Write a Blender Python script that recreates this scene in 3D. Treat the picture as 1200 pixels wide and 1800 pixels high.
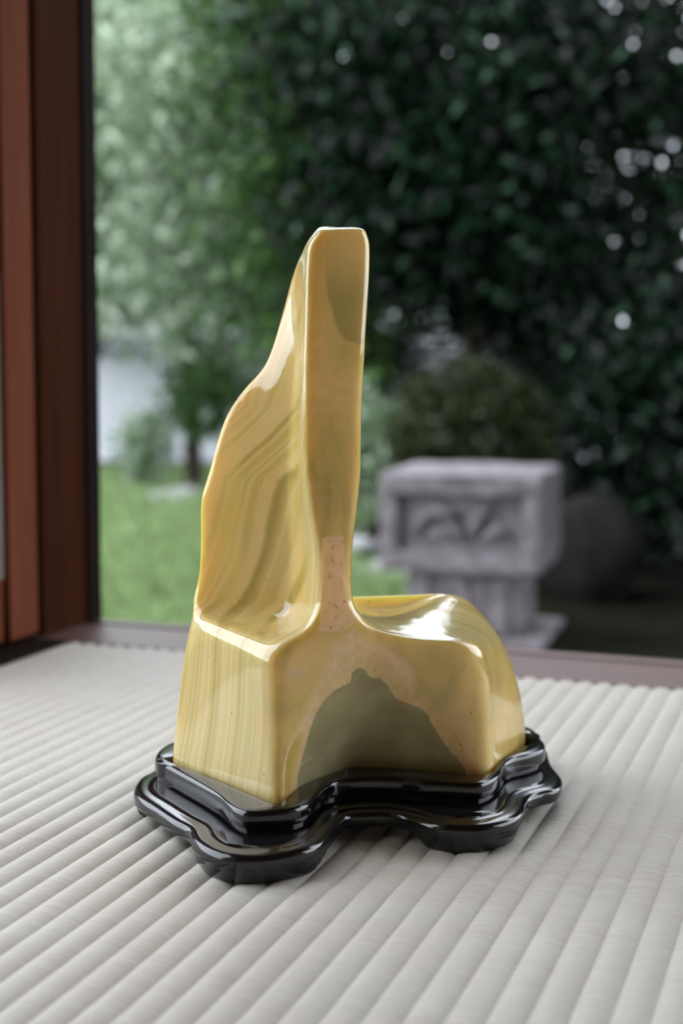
import bpy, bmesh, math, random
import numpy as np
from mathutils import Matrix, Vector

for o in list(bpy.data.objects):
    bpy.data.objects.remove(o, do_unlink=True)
SC = bpy.context.scene
COL = SC.collection

# ---------------------------------------------------------------- camera
PITCH = math.radians(5.75); ROLL = math.radians(-0.25); CAM_H = 0.245
YAW = math.radians(19.6)                     # the room is turned against the view
cam_d = bpy.data.cameras.new('camera'); cam = bpy.data.objects.new('camera', cam_d); COL.objects.link(cam)
fw = Vector((0, math.cos(PITCH), -math.sin(PITCH)))
dn = Vector((0, -math.sin(PITCH), -math.cos(PITCH)))
rt = Vector((1, 0, 0))
r2 = rt * math.cos(ROLL) + dn * math.sin(ROLL)
d2 = -rt * math.sin(ROLL) + dn * math.cos(ROLL)
cam.matrix_world = Matrix(((r2.x, -d2.x, -fw.x, 0), (r2.y, -d2.y, -fw.y, 0), (r2.z, -d2.z, -fw.z, CAM_H), (0, 0, 0, 1)))
cam_d.sensor_fit = 'HORIZONTAL'; cam_d.sensor_width = 24; cam_d.lens = 50
cam_d.clip_start = 0.02; cam_d.clip_end = 200
cam_d.dof.use_dof = True; cam_d.dof.focus_distance = 0.725; cam_d.dof.aperture_fstop = 5.3
cam_d.dof.aperture_blades = 9
SC.camera = cam

# ---------------------------------------------------------------- sky (bright overcast day) and exposure
world = bpy.data.worlds.new('overcast_sky'); SC.world = world; world.use_nodes = True
bg = world.node_tree.nodes['Background']
bg.inputs[0].default_value = (0.85, 0.905, 1.0, 1); bg.inputs[1].default_value = 5.5
SC.view_settings.view_transform = 'Standard'; SC.view_settings.look = 'None'
SC.view_settings.exposure = 0.0; SC.view_settings.gamma = 1.0; SC.view_settings.use_curve_mapping = False
SC.cycles.max_bounces = 10; SC.cycles.diffuse_bounces = 6; SC.cycles.glossy_bounces = 4
SC.cycles.sample_clamp_indirect = 8

# ---------------------------------------------------------------- helpers
def tag(o, label=None, cat=None, group=None, kind=None):
    if label: o['label'] = label
    if cat: o['category'] = cat
    if group: o['group'] = group
    if kind: o['kind'] = kind
    return o

def mesh_obj(name, verts, faces, mat, parent=None, smooth=False):
    me = bpy.data.meshes.new(name); me.from_pydata([tuple(v) for v in verts], [], [tuple(f) for f in faces]); me.update()
    o = bpy.data.objects.new(name, me); COL.objects.link(o)
    if mat: me.materials.append(mat)
    if smooth: me.polygons.foreach_set('use_smooth', [True] * len(me.polygons))
    if parent: o.parent = parent
    return o

def bm_obj(name, bm, mat, parent=None, smooth=False):
    me = bpy.data.meshes.new(name); bm.normal_update(); bm.to_mesh(me); bm.free()
    o = bpy.data.objects.new(name, me); COL.objects.link(o)
    if mat: me.materials.append(mat)
    if smooth: me.polygons.foreach_set('use_smooth', [True] * len(me.polygons))
    if parent: o.parent = parent
    return o

def empty(name, loc=(0, 0, 0), rz=0.0):
    o = bpy.data.objects.new(name, None); COL.objects.link(o); o.location = loc; o.rotation_euler = (0, 0, rz)
    o.empty_display_size = 0.05
    return o

def box(name, lo, hi, mat, parent=None, bevel=0.0, seg=2):
    bm = bmesh.new(); bmesh.ops.create_cube(bm, size=1)
    lo = Vector(lo); hi = Vector(hi); c = (lo + hi) / 2; s = hi - lo
    for v in bm.verts: v.co = Vector((v.co.x * s.x + c.x, v.co.y * s.y + c.y, v.co.z * s.z + c.z))
    if bevel > 0:
        bmesh.ops.bevel(bm, geom=list(bm.edges), offset=bevel, segments=seg, profile=0.6, affect='EDGES')
    return bm_obj(name, bm, mat, parent)

def room_box(name, lo, hi, mat, parent=None, bevel=0.0, label=None, cat='trim'):
    """a box in the room's own axes (u along the opening, v out to the garden)"""
    o = box(name, lo, hi, mat, parent, bevel)
    if parent is None:
        o.rotation_euler = (0, 0, -YAW); tag(o, label, cat, kind='structure')
    return o

def U2W(u, v):
    return (u * math.cos(YAW) + v * math.sin(YAW), -u * math.sin(YAW) + v * math.cos(YAW))

class Nodes:
    def __init__(s, name):
        s.m = bpy.data.materials.new(name); s.m.use_nodes = True; s.t = s.m.node_tree; s.n = s.t.nodes
        s.b = s.n['Principled BSDF']; s.out = s.n['Material Output']
    def new(s, typ, **kw):
        n = s.n.new(typ)
        for k, v in kw.items(): setattr(n, k, v)
        return n
    def link(s, a, b): s.t.links.new(a, b)
    def val(s, sock, v):
        if hasattr(v, 'is_output') or isinstance(v, bpy.types.NodeSocket): s.link(v, sock)
        else: sock.default_value = v
    def math(s, op, a, b=0.0, c=None, clamp=False):
        n = s.new('ShaderNodeMath', operation=op); n.use_clamp = clamp
        s.val(n.inputs[0], a); s.val(n.inputs[1], b)
        if c is not None: s.val(n.inputs[2], c)
        return n.outputs[0]
    def mix(s, fac, a, b, blend='MIX'):
        n = s.new('ShaderNodeMix', data_type='RGBA', blend_type=blend)
        s.val(n.inputs[0], fac)
        for i, v in ((6, a), (7, b)):
            if isinstance(v, tuple) and len(v) == 3: v = (*v, 1)
            s.val(n.inputs[i], v)
        return n.outputs[2]
    def mapping(s, vec, scale=(1, 1, 1), rot=(0, 0, 0), loc=(0, 0, 0)):
        n = s.new('ShaderNodeMapping'); s.link(vec, n.inputs[0])
        n.inputs['Scale'].default_value = scale; n.inputs['Rotation'].default_value = rot; n.inputs['Location'].default_value = loc
        return n.outputs[0]
    def noise(s, vec, scale=5, detail=3, rough=0.5, dim='3D', dist=0.0):
        n = s.new('ShaderNodeTexNoise', noise_dimensions=dim)
        if dim == '1D': s.val(n.inputs['W'], vec)
        elif vec is not None: s.link(vec, n.inputs['Vector'])
        n.inputs['Scale'].default_value = scale; n.inputs['Detail'].default_value = detail; n.inputs['Roughness'].default_value = rough
        n.inputs['Distortion'].default_value = dist
        return n.outputs['Fac']
    def smooth(s, x, lo, hi):
        n = s.new('ShaderNodeMapRange', interpolation_type='SMOOTHSTEP'); s.val(n.inputs[0], x)
        n.inputs[1].default_value = lo; n.inputs[2].default_value = hi
        return n.outputs[0]
    def ramp(s, fac, stops, interp='LINEAR'):
        n = s.new('ShaderNodeValToRGB'); s.link(fac, n.inputs[0]); cr = n.color_ramp; cr.interpolation = interp
        while len(cr.elements) > 1: cr.elements.remove(cr.elements[-1])
        cr.elements[0].position = stops[0][0]; cr.elements[0].color = (*stops[0][1], 1)
        for p, c in stops[1:]:
            e = cr.elements.new(p); e.color = (*c, 1)
        return n.outputs[0]
    def obj(s):
        return s.new('ShaderNodeTexCoord').outputs['Object']
    def attr(s, name):
        return s.new('ShaderNodeAttribute', attribute_name=name).outputs['Fac']
    def bump(s, h, strength=0.3, dist=0.001):
        n = s.new('ShaderNodeBump'); s.link(h, n.inputs['Height'])
        n.inputs['Strength'].default_value = strength; n.inputs['Distance'].default_value = dist
        s.link(n.outputs[0], s.b.inputs['Normal'])
    def set(s, color=None, rough=None, **kw):
        if color is not None: s.val(s.b.inputs['Base Color'], (*color, 1) if isinstance(color, tuple) and len(color) == 3 else color)
        if rough is not None: s.val(s.b.inputs['Roughness'], rough)
        for k, v in kw.items(): s.val(s.b.inputs[k.replace('_', ' ')], v)
        return s.m

def wood_mat(name, dark, light, axis='Z', rough=0.5, scale=40, spec=0.5, coat=0.0):
    N = Nodes(name); c = N.obj()
    st = {'X': (0.05, 1, 1), 'Y': (1, 0.05, 1), 'Z': (1, 1, 0.05)}[axis]
    v = N.mapping(c, st)
    a = N.noise(v, scale, 4, 0.6, dist=0.6); b = N.noise(v, scale * 6, 3, 0.6)
    f = N.math('ADD', N.math('MULTIPLY', a, 0.7), N.math('MULTIPLY', b, 0.3))
    col = N.ramp(f, [(0.3, dark), (0.7, light)])
    N.bump(f, 0.25, 0.0008)
    return N.set(col, rough, Specular_IOR_Level=spec, Coat_Weight=coat, Coat_Roughness=0.25)

# ---------------------------------------------------------------- materials
def tatami_mat():
    N = Nodes('woven_rush'); c = N.obj()
    strands = N.noise(N.mapping(c, (22, 1500, 1), (0, 0, 0.09)), 1.0, 2, 0.6)
    fine = N.noise(N.mapping(c, (60, 2600, 1), (0, 0, 0.12)), 1.0, 2, 0.6)
    broad = N.noise(N.mapping(c, (9, 26, 1)), 1.0, 3, 0.6)
    per = N.noise(N.mapping(c, (70, 4, 1)), 1.0, 1, 0.5)
    col = N.mix(N.smooth(strands, 0.35, 0.68), (0.51, 0.465, 0.395), (0.655, 0.615, 0.555))
    col = N.mix(N.math('MULTIPLY', N.smooth(broad, 0.35, 0.7), 0.35), col, (0.60, 0.575, 0.50))
    dark = N.smooth(fine, 0.30, 0.20)
    col = N.mix(N.math('MULTIPLY', dark, 0.35), col, (0.30, 0.27, 0.20))
    col = N.mix(N.math('MULTIPLY', N.smooth(per, 0.4, 0.7), 0.2), col, (0.66, 0.63, 0.53))
    h = N.math('ADD', strands, N.math('MULTIPLY', fine, 0.6))
    N.bump(h, 0.8, 0.0009)
    return N.set(col, 0.52, Specular_IOR_Level=0.35)

def onyx_mat():
    N = Nodes('banded_onyx'); c = N.obj()
    dome = N.attr('dome'); lay = N.attr('layer'); patch = N.attr('patch'); stem = N.attr('stem'); side = N.attr('side')
    w1 = N.noise(c, 45, 3, 0.55); w2 = N.noise(c, 220, 3, 0.6)
    domew = N.math('ADD', dome, N.math('ADD', N.math('MULTIPLY', N.math('SUBTRACT', w1, 0.5), 2.0), N.math('MULTIPLY', N.math('SUBTRACT', w2, 0.5), 1.6)))
    layw = N.math('ADD', lay, N.math('MULTIPLY', N.math('SUBTRACT', N.noise(N.mapping(c, (1, 1, 0.25)), 30, 2, 0.5), 0.5), 7.0))
    # the body: honey, with olive clouds and fine cream growth lines that follow the layers
    cloud = N.noise(N.mapping(c, (1, 1, 0.6)), 26, 4, 0.55, dist=0.8)
    body = N.ramp(cloud, [(0.26, (0.44, 0.335, 0.08)), (0.46, (0.72, 0.515, 0.145)), (0.62, (0.84, 0.605, 0.21)), (0.8, (0.62, 0.47, 0.14))])
    band = N.noise(N.math('MULTIPLY', layw, 0.085), 1.0, 2, 0.58, dim='1D')
    bandf = N.noise(N.math('MULTIPLY', layw, 0.27), 1.0, 2, 0.6, dim='1D')
    green = N.ramp(band, [(0.30, (0.43, 0.33, 0.10)), (0.44, (0.47, 0.41, 0.18)), (0.54, (0.62, 0.49, 0.24)), (0.62, (0.46, 0.39, 0.17)), (0.72, (0.58, 0.42, 0.15))])
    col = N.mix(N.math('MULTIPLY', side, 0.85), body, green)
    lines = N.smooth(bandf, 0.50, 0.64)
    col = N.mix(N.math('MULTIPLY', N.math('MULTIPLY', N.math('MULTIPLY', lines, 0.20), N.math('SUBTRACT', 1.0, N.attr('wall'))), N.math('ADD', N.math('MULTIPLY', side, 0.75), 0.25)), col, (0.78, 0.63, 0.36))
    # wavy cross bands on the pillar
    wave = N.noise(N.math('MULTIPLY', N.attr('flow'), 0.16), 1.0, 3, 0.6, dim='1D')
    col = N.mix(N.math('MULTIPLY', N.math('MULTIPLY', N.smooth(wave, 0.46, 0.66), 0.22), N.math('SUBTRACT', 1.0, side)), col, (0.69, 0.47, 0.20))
    # long swept growth bands on the hollow left wall
    wv = N.attr('wall'); sw = N.math('ADD', N.attr('sweep'), N.math('MULTIPLY', N.math('SUBTRACT', N.noise(c, 28, 3, 0.55), 0.5), 9.0))
    b1 = N.noise(N.math('MULTIPLY', sw, 0.085), 1.0, 1, 0.5, dim='1D')
    wc = N.ramp(b1, [(0.26, (0.30, 0.22, 0.045)), (0.40, (0.46, 0.335, 0.08)), (0.50, (0.74, 0.53, 0.22)), (0.60, (0.48, 0.37, 0.105)), (0.70, (0.60, 0.41, 0.10)), (0.82, (0.42, 0.33, 0.09))], 'B_SPLINE')
    col = N.mix(N.math('MULTIPLY', wv, 0.9), col, wc)
    col = N.mix(N.math('MULTIPLY', N.attr('flank'), 0.6), col, (0.70, 0.51, 0.14))
    # the olive patch high on the pillar
    pw = N.math('ADD', patch, N.math('MULTIPLY', N.math('SUBTRACT', w1, 0.5), 5.0))
    col = N.mix(N.math('MULTIPLY', N.math('MULTIPLY', N.smooth(pw, 0.8, -1.6), 0.7), N.smooth(N.attr('height'), 306.0, 278.0)), col, (0.42, 0.31, 0.085))
    # pinkish cream mantle around the dark heart, and its grey green heart
    pinkn = N.mix(N.smooth(w2, 0.35, 0.7), (0.82, 0.59, 0.28), (0.90, 0.67, 0.35))
    mant = N.smooth(N.math('ADD', N.attr('mantle'), N.math('MULTIPLY', N.math('SUBTRACT', w1, 0.5), 7.0)), 2.5, -4.0)
    col = N.mix(mant, col, pinkn)
    stw = N.math('ADD', stem, N.math('MULTIPLY', N.math('SUBTRACT', w2, 0.5), 1.2))
    stm = N.smooth(stw, 0.4, -0.4)
    col = N.mix(stm, col, pinkn)
    rust = N.math('MULTIPLY', N.smooth(N.noise(c, 300, 2, 0.5), 0.60, 0.70), N.smooth(stem, 0.5, -2.0))
    col = N.mix(N.math('MULTIPLY', rust, 0.7), col, (0.55, 0.20, 0.03))
    heart = N.mix(N.smooth(w1, 0.3, 0.7), (0.40, 0.35, 0.18), (0.50, 0.455, 0.25))
    col = N.mix(N.smooth(domew, 0.35, -0.35), col, heart)
    chip = N.smooth(N.attr('chip'), 0.25, -0.25)
    col = N.mix(N.math('MULTIPLY', chip, 0.7), col, (0.72, 0.52, 0.28))
    crack = N.smooth(N.math('ADD', N.attr('crack'), N.math('MULTIPLY', w2, 0.6)), 0.75, 0.35)
    col = N.mix(N.math('MULTIPLY', crack, 0.5), col, (0.86, 0.62, 0.30))
    # pin holes and a few rusty flecks
    vor = N.new('ShaderNodeTexVoronoi'); N.link(c, vor.inputs['Vector']); vor.inputs['Scale'].default_value = 85
    pin = N.smooth(vor.outputs['Distance'], 0.055, 0.035)
    col = N.mix(N.math('MULTIPLY', pin, 0.75), col, (0.14, 0.07, 0.02))
    fleck = N.smooth(N.noise(N.mapping(c, (1, 1, 0.35)), 190, 3, 0.6), 0.70, 0.78)
    col = N.mix(N.math('MULTIPLY', fleck, 0.6), col, (0.62, 0.26, 0.05))
    hb = N.noise(c, 60, 2, 0.5)
    N.bump(N.math('ADD', hb, N.math('MULTIPLY', N.noise(c, 14, 2, 0.5), 2.0)), 0.12, 0.002)
    m = N.set(col, 0.075, IOR=1.64, Subsurface_Weight=0.6, Subsurface_Scale=0.014, Subsurface_Radius=(1.0, 0.69, 0.28))
    return m

def lacquer_mat():
    N = Nodes('black_lacquer'); c = N.obj()
    n = N.noise(c, 60, 3, 0.5); d = N.noise(c, 900, 2, 0.5)
    dust = N.math('MULTIPLY', N.smooth(d, 0.66, 0.74), 0.25)
    col = N.mix(dust, (0.0055, 0.005, 0.006), (0.10, 0.09, 0.085))
    N.bump(N.math('ADD', n, N.math('MULTIPLY', d, 0.05)), 0.10, 0.0015)
    return N.set(col, 0.13, IOR=1.52, Specular_IOR_Level=0.55)

def leaf_mat(name, a, b, rough=0.35, trans=0.25, spec=0.5):
    N = Nodes(name)
    oi = N.attr('tint')
    col = N.mix(oi, a, b)
    N.set(col, rough, Specular_IOR_Level=spec)
    tr = N.new('ShaderNodeBsdfTranslucent'); N.link(N.mix(0.5, col, b), tr.inputs[0])
    mx = N.new('ShaderNodeMixShader'); mx.inputs[0].default_value = trans
    N.link(N.b.outputs[0], mx.inputs[1]); N.link(tr.outputs[0], mx.inputs[2]); N.link(mx.outputs[0], N.out.inputs[0])
    return N.m

def rough_mat(name, a, b, scale=12, rough=0.9, bump=0.5, dist=0.01, stretch=(1, 1, 1), spec=0.25):
    N = Nodes(name); c = N.mapping(N.obj(), stretch)
    n = N.noise(c, scale, 5, 0.6); f = N.noise(c, scale * 7, 3, 0.6)
    col = N.ramp(N.math('ADD', N.math('MULTIPLY', n, 0.65), N.math('MULTIPLY', f, 0.35)), [(0.33, a), (0.66, b)])
    N.bump(N.math('ADD', n, N.math('MULTIPLY', f, 0.4)), bump, dist)
    return N.set(col, rough, Specular_IOR_Level=spec)

M_TATAMI = tatami_mat(); M_ONYX = onyx_mat(); M_LACQ = lacquer_mat()
M_POST = wood_mat('dark_cedar', (0.022, 0.0056, 0.0019), (0.052, 0.0145, 0.0052), 'Z', 0.7, 40, 0.03)
M_STILE = wood_mat('red_cedar', (0.095, 0.026, 0.0105), (0.155, 0.046, 0.020), 'Z', 0.65, 40, 0.06)
M_SILL = wood_mat('worn_sill_wood', (0.105, 0.055, 0.045), (0.165, 0.092, 0.075), 'X', 0.38, 30)
M_TRACK = wood_mat('black_track_wood', (0.006, 0.003, 0.002), (0.014, 0.008, 0.006), 'Y', 0.7, 30, 0.05)
M_CEIL = wood_mat('ceiling_board_wood', (0.20, 0.12, 0.06), (0.30, 0.19, 0.10), 'X', 0.6, 12)
M_PLASTER = rough_mat('sand_plaster', (0.52, 0.42, 0.30), (0.62, 0.51, 0.37), 40, 0.95, 0.2, 0.002)
M_PANEL = rough_mat('pale_door_panel', (0.15, 0.12, 0.10), (0.20, 0.165, 0.14), 20, 0.8, 0.1, 0.001)
M_WHITEWALL = rough_mat('white_lime_plaster', (0.62, 0.64, 0.68), (0.74, 0.76, 0.80), 6, 0.9, 0.1, 0.003)
M_TILE = rough_mat('grey_roof_tile', (0.06, 0.065, 0.07), (0.12, 0.125, 0.13), 14, 0.6, 0.3, 0.004)
M_GRANITE = rough_mat('weathered_granite', (0.10, 0.088, 0.093), (0.27, 0.24, 0.252), 22, 0.92, 0.8, 0.012)
M_BOULDER = rough_mat('dark_mossy_rock', (0.006, 0.006, 0.005), (0.022, 0.022, 0.020), 9, 1.0, 0.8, 0.02, spec=0.05)
M_PALESTONE = rough_mat('pale_stepping_stone', (0.20, 0.20, 0.20), (0.36, 0.36, 0.36), 14, 0.9, 0.5, 0.01)
M_SOIL = rough_mat('mossy_soil', (0.004, 0.004, 0.0025), (0.012, 0.012, 0.007), 3, 1.0, 0.6, 0.03, spec=0.02)
M_BARK = rough_mat('brown_bark', (0.018, 0.013, 0.010), (0.05, 0.038, 0.028), 20, 0.9, 0.8, 0.01, (1, 1, 0.2))
M_HILL = rough_mat('hazy_wooded_slope', (0.10, 0.125, 0.10), (0.26, 0.28, 0.26), 0.9, 0.95, 0.5, 0.3)  # distance haze is painted into these pale greys
M_GRASS = leaf_mat('grass_blades', (0.12, 0.19, 0.06), (0.32, 0.43, 0.19), 0.5, 0.35, 0.3)
M_LEAF_D = leaf_mat('dark_evergreen_leaf', (0.0018, 0.0045, 0.002), (0.022, 0.060, 0.028), 0.24, 0.08, 0.13)  # dark leaf; teal highlights are painted into the bright end
M_LEAF_M = leaf_mat('mid_green_leaf', (0.012, 0.038, 0.006), (0.14, 0.27, 0.07), 0.26, 0.25, 0.4)
M_LEAF_L = leaf_mat('pale_leaf_haze_glints', (0.055, 0.115, 0.035), (0.66, 0.76, 0.56), 0.16, 0.35, 0.8)  # paler foliage, with haze and near-white glints painted into the colour
M_LEAF_O = leaf_mat('olive_clipped_leaf', (0.016, 0.024, 0.005), (0.045, 0.058, 0.012), 0.5, 0.1, 0.2)

# ---------------------------------------------------------------- the room
RIB = 0.01477; RIB0 = -0.0624
def build_tatami():
    u0, u1, v0, v1 = -0.655, 2.6, -2.2, 1.105
    per = 10
    ks = np.arange(math.floor((u0 - RIB0) / RIB), math.ceil((u1 - RIB0) / RIB))
    prof = np.array([0, .035, .10, .22, .38, .55, .72, .86, .95, .985])
    us = (RIB0 + (ks[:, None] + prof[None, :]) * RIB).ravel()
    ph = np.tile(prof, len(ks))
    keep = (us >= u0) & (us <= u1); us = us[keep]; ph = ph[keep]
    h = -0.0019 * np.abs(2 * ph - 1) ** 2.2
    vs = np.concatenate([np.linspace(v0, 0.3, 8), np.linspace(0.34, v1, 24)])
    nu, nv = len(us), len(vs)
    UU, VV = np.meshgrid(us, vs); ZZ = np.tile(h, (nv, 1))
    verts = np.stack([UU, VV, ZZ], -1).reshape(-1, 3)
    i = np.arange(nv - 1)[:, None] * nu + np.arange(nu - 1)[None, :]
    faces = np.stack([i, i + 1, i + nu + 1, i + nu], -1).reshape(-1, 4)
    o = mesh_obj('floor', verts, faces, M_TATAMI, smooth=True)
    o.rotation_euler = (0, 0, -YAW)
    tag(o, 'cream woven rush tatami floor with straight padded ribs', 'floor', kind='structure')
build_tatami()

LEFT_V0 = 0.18
WZ = 1.76       # height of the openings
# sill of the garden opening: main board, sliding groove, outer lip
sill = empty('trim_1', (0, 0, 0), -YAW); tag(sill, 'worn reddish brown wooden sill with a sliding groove at the garden opening', 'sill', kind='structure')
room_box('sill_board', (-0.70, 1.1055, -0.06), (2.6, 1.190, 0.0005), M_SILL, sill, 0.0015)
room_box('groove', (-0.70, 1.190, -0.06), (2.6, 1.203, -0.010), M_TRACK, sill)
room_box('outer_lip', (-0.70, 1.203, -0.06), (2.6, 1.219, 0.0), M_SILL, sill, 0.002)
# corner post
post = room_box('trim_2', (-0.805, 1.116, -0.45), (-0.685, 1.196, 2.4), M_POST, None, 0.006, 'dark brown square corner post between sliding door and garden', 'post')
room_box('trim_6', (-0.800, 1.197, -0.45), (-0.684, 1.222, 2.4), M_TRACK, None, 0.002, 'black upright strip on the garden side of the corner post', 'post')
# narrow fixed door panel beside the post; left of it the wall stands open
door = empty('door_1', (0, 0, 0), -YAW); tag(door, 'narrow brown wooden door panel with pale lower board beside the corner post', 'door', kind='structure')
room_box('stile', (-0.725, 1.066, 0.004), (-0.688, 1.113, WZ), M_STILE, door, 0.003)
room_box('stile', (-0.725, 0.90, 0.004), (-0.688, 0.945, WZ), M_STILE, door, 0.003)
room_box('rail', (-0.722, 0.945, 0.004), (-0.694, 1.066, 0.06), M_STILE, door, 0.002)
room_box('rail', (-0.722, 0.945, 0.325), (-0.694, 1.066, 0.345), M_STILE, door, 0.002)
room_box('rail', (-0.722, 0.945, WZ - 0.05), (-0.694, 1.066, WZ), M_STILE, door, 0.002)
room_box('lower_panel', (-0.714, 0.945, 0.06), (-0.693, 1.066, 0.325), M_PANEL, door)
room_box('upper_panel', (-0.714, 0.945, 0.345), (-0.702, 1.066, WZ - 0.05), M_POST, door)
room_box('trim_3', (-0.80, -2.2, -0.06), (-0.6555, 1.103, 0.0015), M_TRACK, None, 0.001, 'floor track under the sliding door, its shade put into a near black colour', 'sill')  # the shade along the track is put into its wood colour
room_box('trim_4', (-0.80, -2.2, WZ), (-0.685, 1.103, WZ + 0.06), M_POST, None, 0.002, 'brown lintel above the sliding door', 'lintel')
room_box('trim_5', (-0.685, 1.103, WZ), (2.6, 1.222, WZ + 0.06), M_POST, None, 0.002, 'brown lintel above the garden opening', 'lintel')
room_box('wall_back', (-0.685, 1.12, WZ + 0.06), (2.6, 1.20, 2.4), M_PLASTER, None, 0, 'sand coloured plaster wall over the garden opening', 'wall')
room_box('wall_left', (-0.78, -2.2, WZ + 0.06), (-0.70, 1.103, 2.4), M_PLASTER, None, 0, 'sand coloured plaster wall over the sliding door', 'wall')
room_box('wall_left.001', (-0.78, -2.2, 0.002), (-0.70, LEFT_V0, WZ), M_PLASTER, None, 0, 'sand coloured plaster wall beside the open side of the room', 'wall')
room_box('wall_right', (2.6, -2.3, -0.06), (2.7, 1.22, 2.4), M_PLASTER, None, 0, 'sand coloured plaster side wall of the room', 'wall')
room_box('wall_front', (-0.80, -2.3, -0.06), (2.6, -2.2, 2.4), M_PLASTER, None, 0, 'sand coloured plaster wall behind the viewer', 'wall')
room_box('ceiling', (-0.80, -2.3, 2.4), (2.7, 1.22, 2.46), M_CEIL, None, 0, 'brown wooden board ceiling', 'ceiling')
room_box('roof_eave', (-1.9, 1.222, 2.02), (2.7, 2.55, 2.10), M_CEIL, None, 0, 'unseen wooden eave over the garden opening, deepened to block the high sky', 'eave')  # unseen eave, its depth set to block the high sky
room_box('roof_eave', (-1.35, -2.3, 2.02), (-0.80, 1.222, 2.10), M_CEIL, None, 0, 'unseen wooden eave over the sliding doors, sized for the light on the floor', 'eave')  # unseen side eave, kept short to let more light in
# outlines of the stone's markings on its front (millimetres along the front, height)
DOME = [(14.2, 10), (14.2, 32.1), (16.2, 43.9), (19.0, 58.0), (22.6, 68.4), (26.8, 74.8), (32.6, 79.1), (39.4, 80.7), (41.9, 82.4), (40.8, 86.4), (42.3, 89.2), (45.2, 90.2), (48.7, 88.1), (51.7, 84.5), (54.9, 82.7), (59.3, 82.0), (63.9, 78.3), (68.1, 72.4), (71.2, 68.9), (76.7, 66.6), (83.0, 64.1), (87.3, 61.0), (90.8, 54.8), (95.0, 48.0), (99.2, 41.9), (103.8, 36.4), (107.5, 31.6), (110.2, 27.3), (110.2, 10)]
MANTLE = [(8.3, 10), (8.3, 26.1), (10.8, 42.4), (13.1, 57.6), (15.6, 72.7), (20.0, 86.0), (23.4, 96.5), (29.2, 105.2), (38.8, 111.0), (51.9, 104.9), (62.1, 99.5), (71.8, 92.2), (77.2, 83.7), (80.8, 73.5), (86.8, 68.3), (93.8, 60.8), (101.0, 49.7), (106.9, 41.4), (111.8, 33.5), (115.8, 27.3), (115.8, 10)]
PATCH = [(23.5, 306.3), (60, 307.3), (60, 256.1), (40.5, 257.1), (33.5, 258.7), (29.7, 263.0), (26.5, 271.4), (23.9, 281.2), (23.3, 295.2)]
CHIP = [(1.8, 92.7), (5.4, 93.5), (8.7, 92.5), (10.6, 94.1), (13.6, 88.9), (7.7, 85.7)]
CRACK = [(11, 168.0), (16.5, 167.7), (22.5, 166.8), (32.0, 168.4), (36.8, 170.6), (41.6, 171.4)]
STEM = [(21.3, 159.9), (33.3, 160.2), (34.4, 143.2), (36.2, 128.3), (42.2, 116.0), (32.3, 110.9), (19.4, 111.9), (20.4, 120.5), (21.3, 135.1), (21.5, 143.8)]

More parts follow.
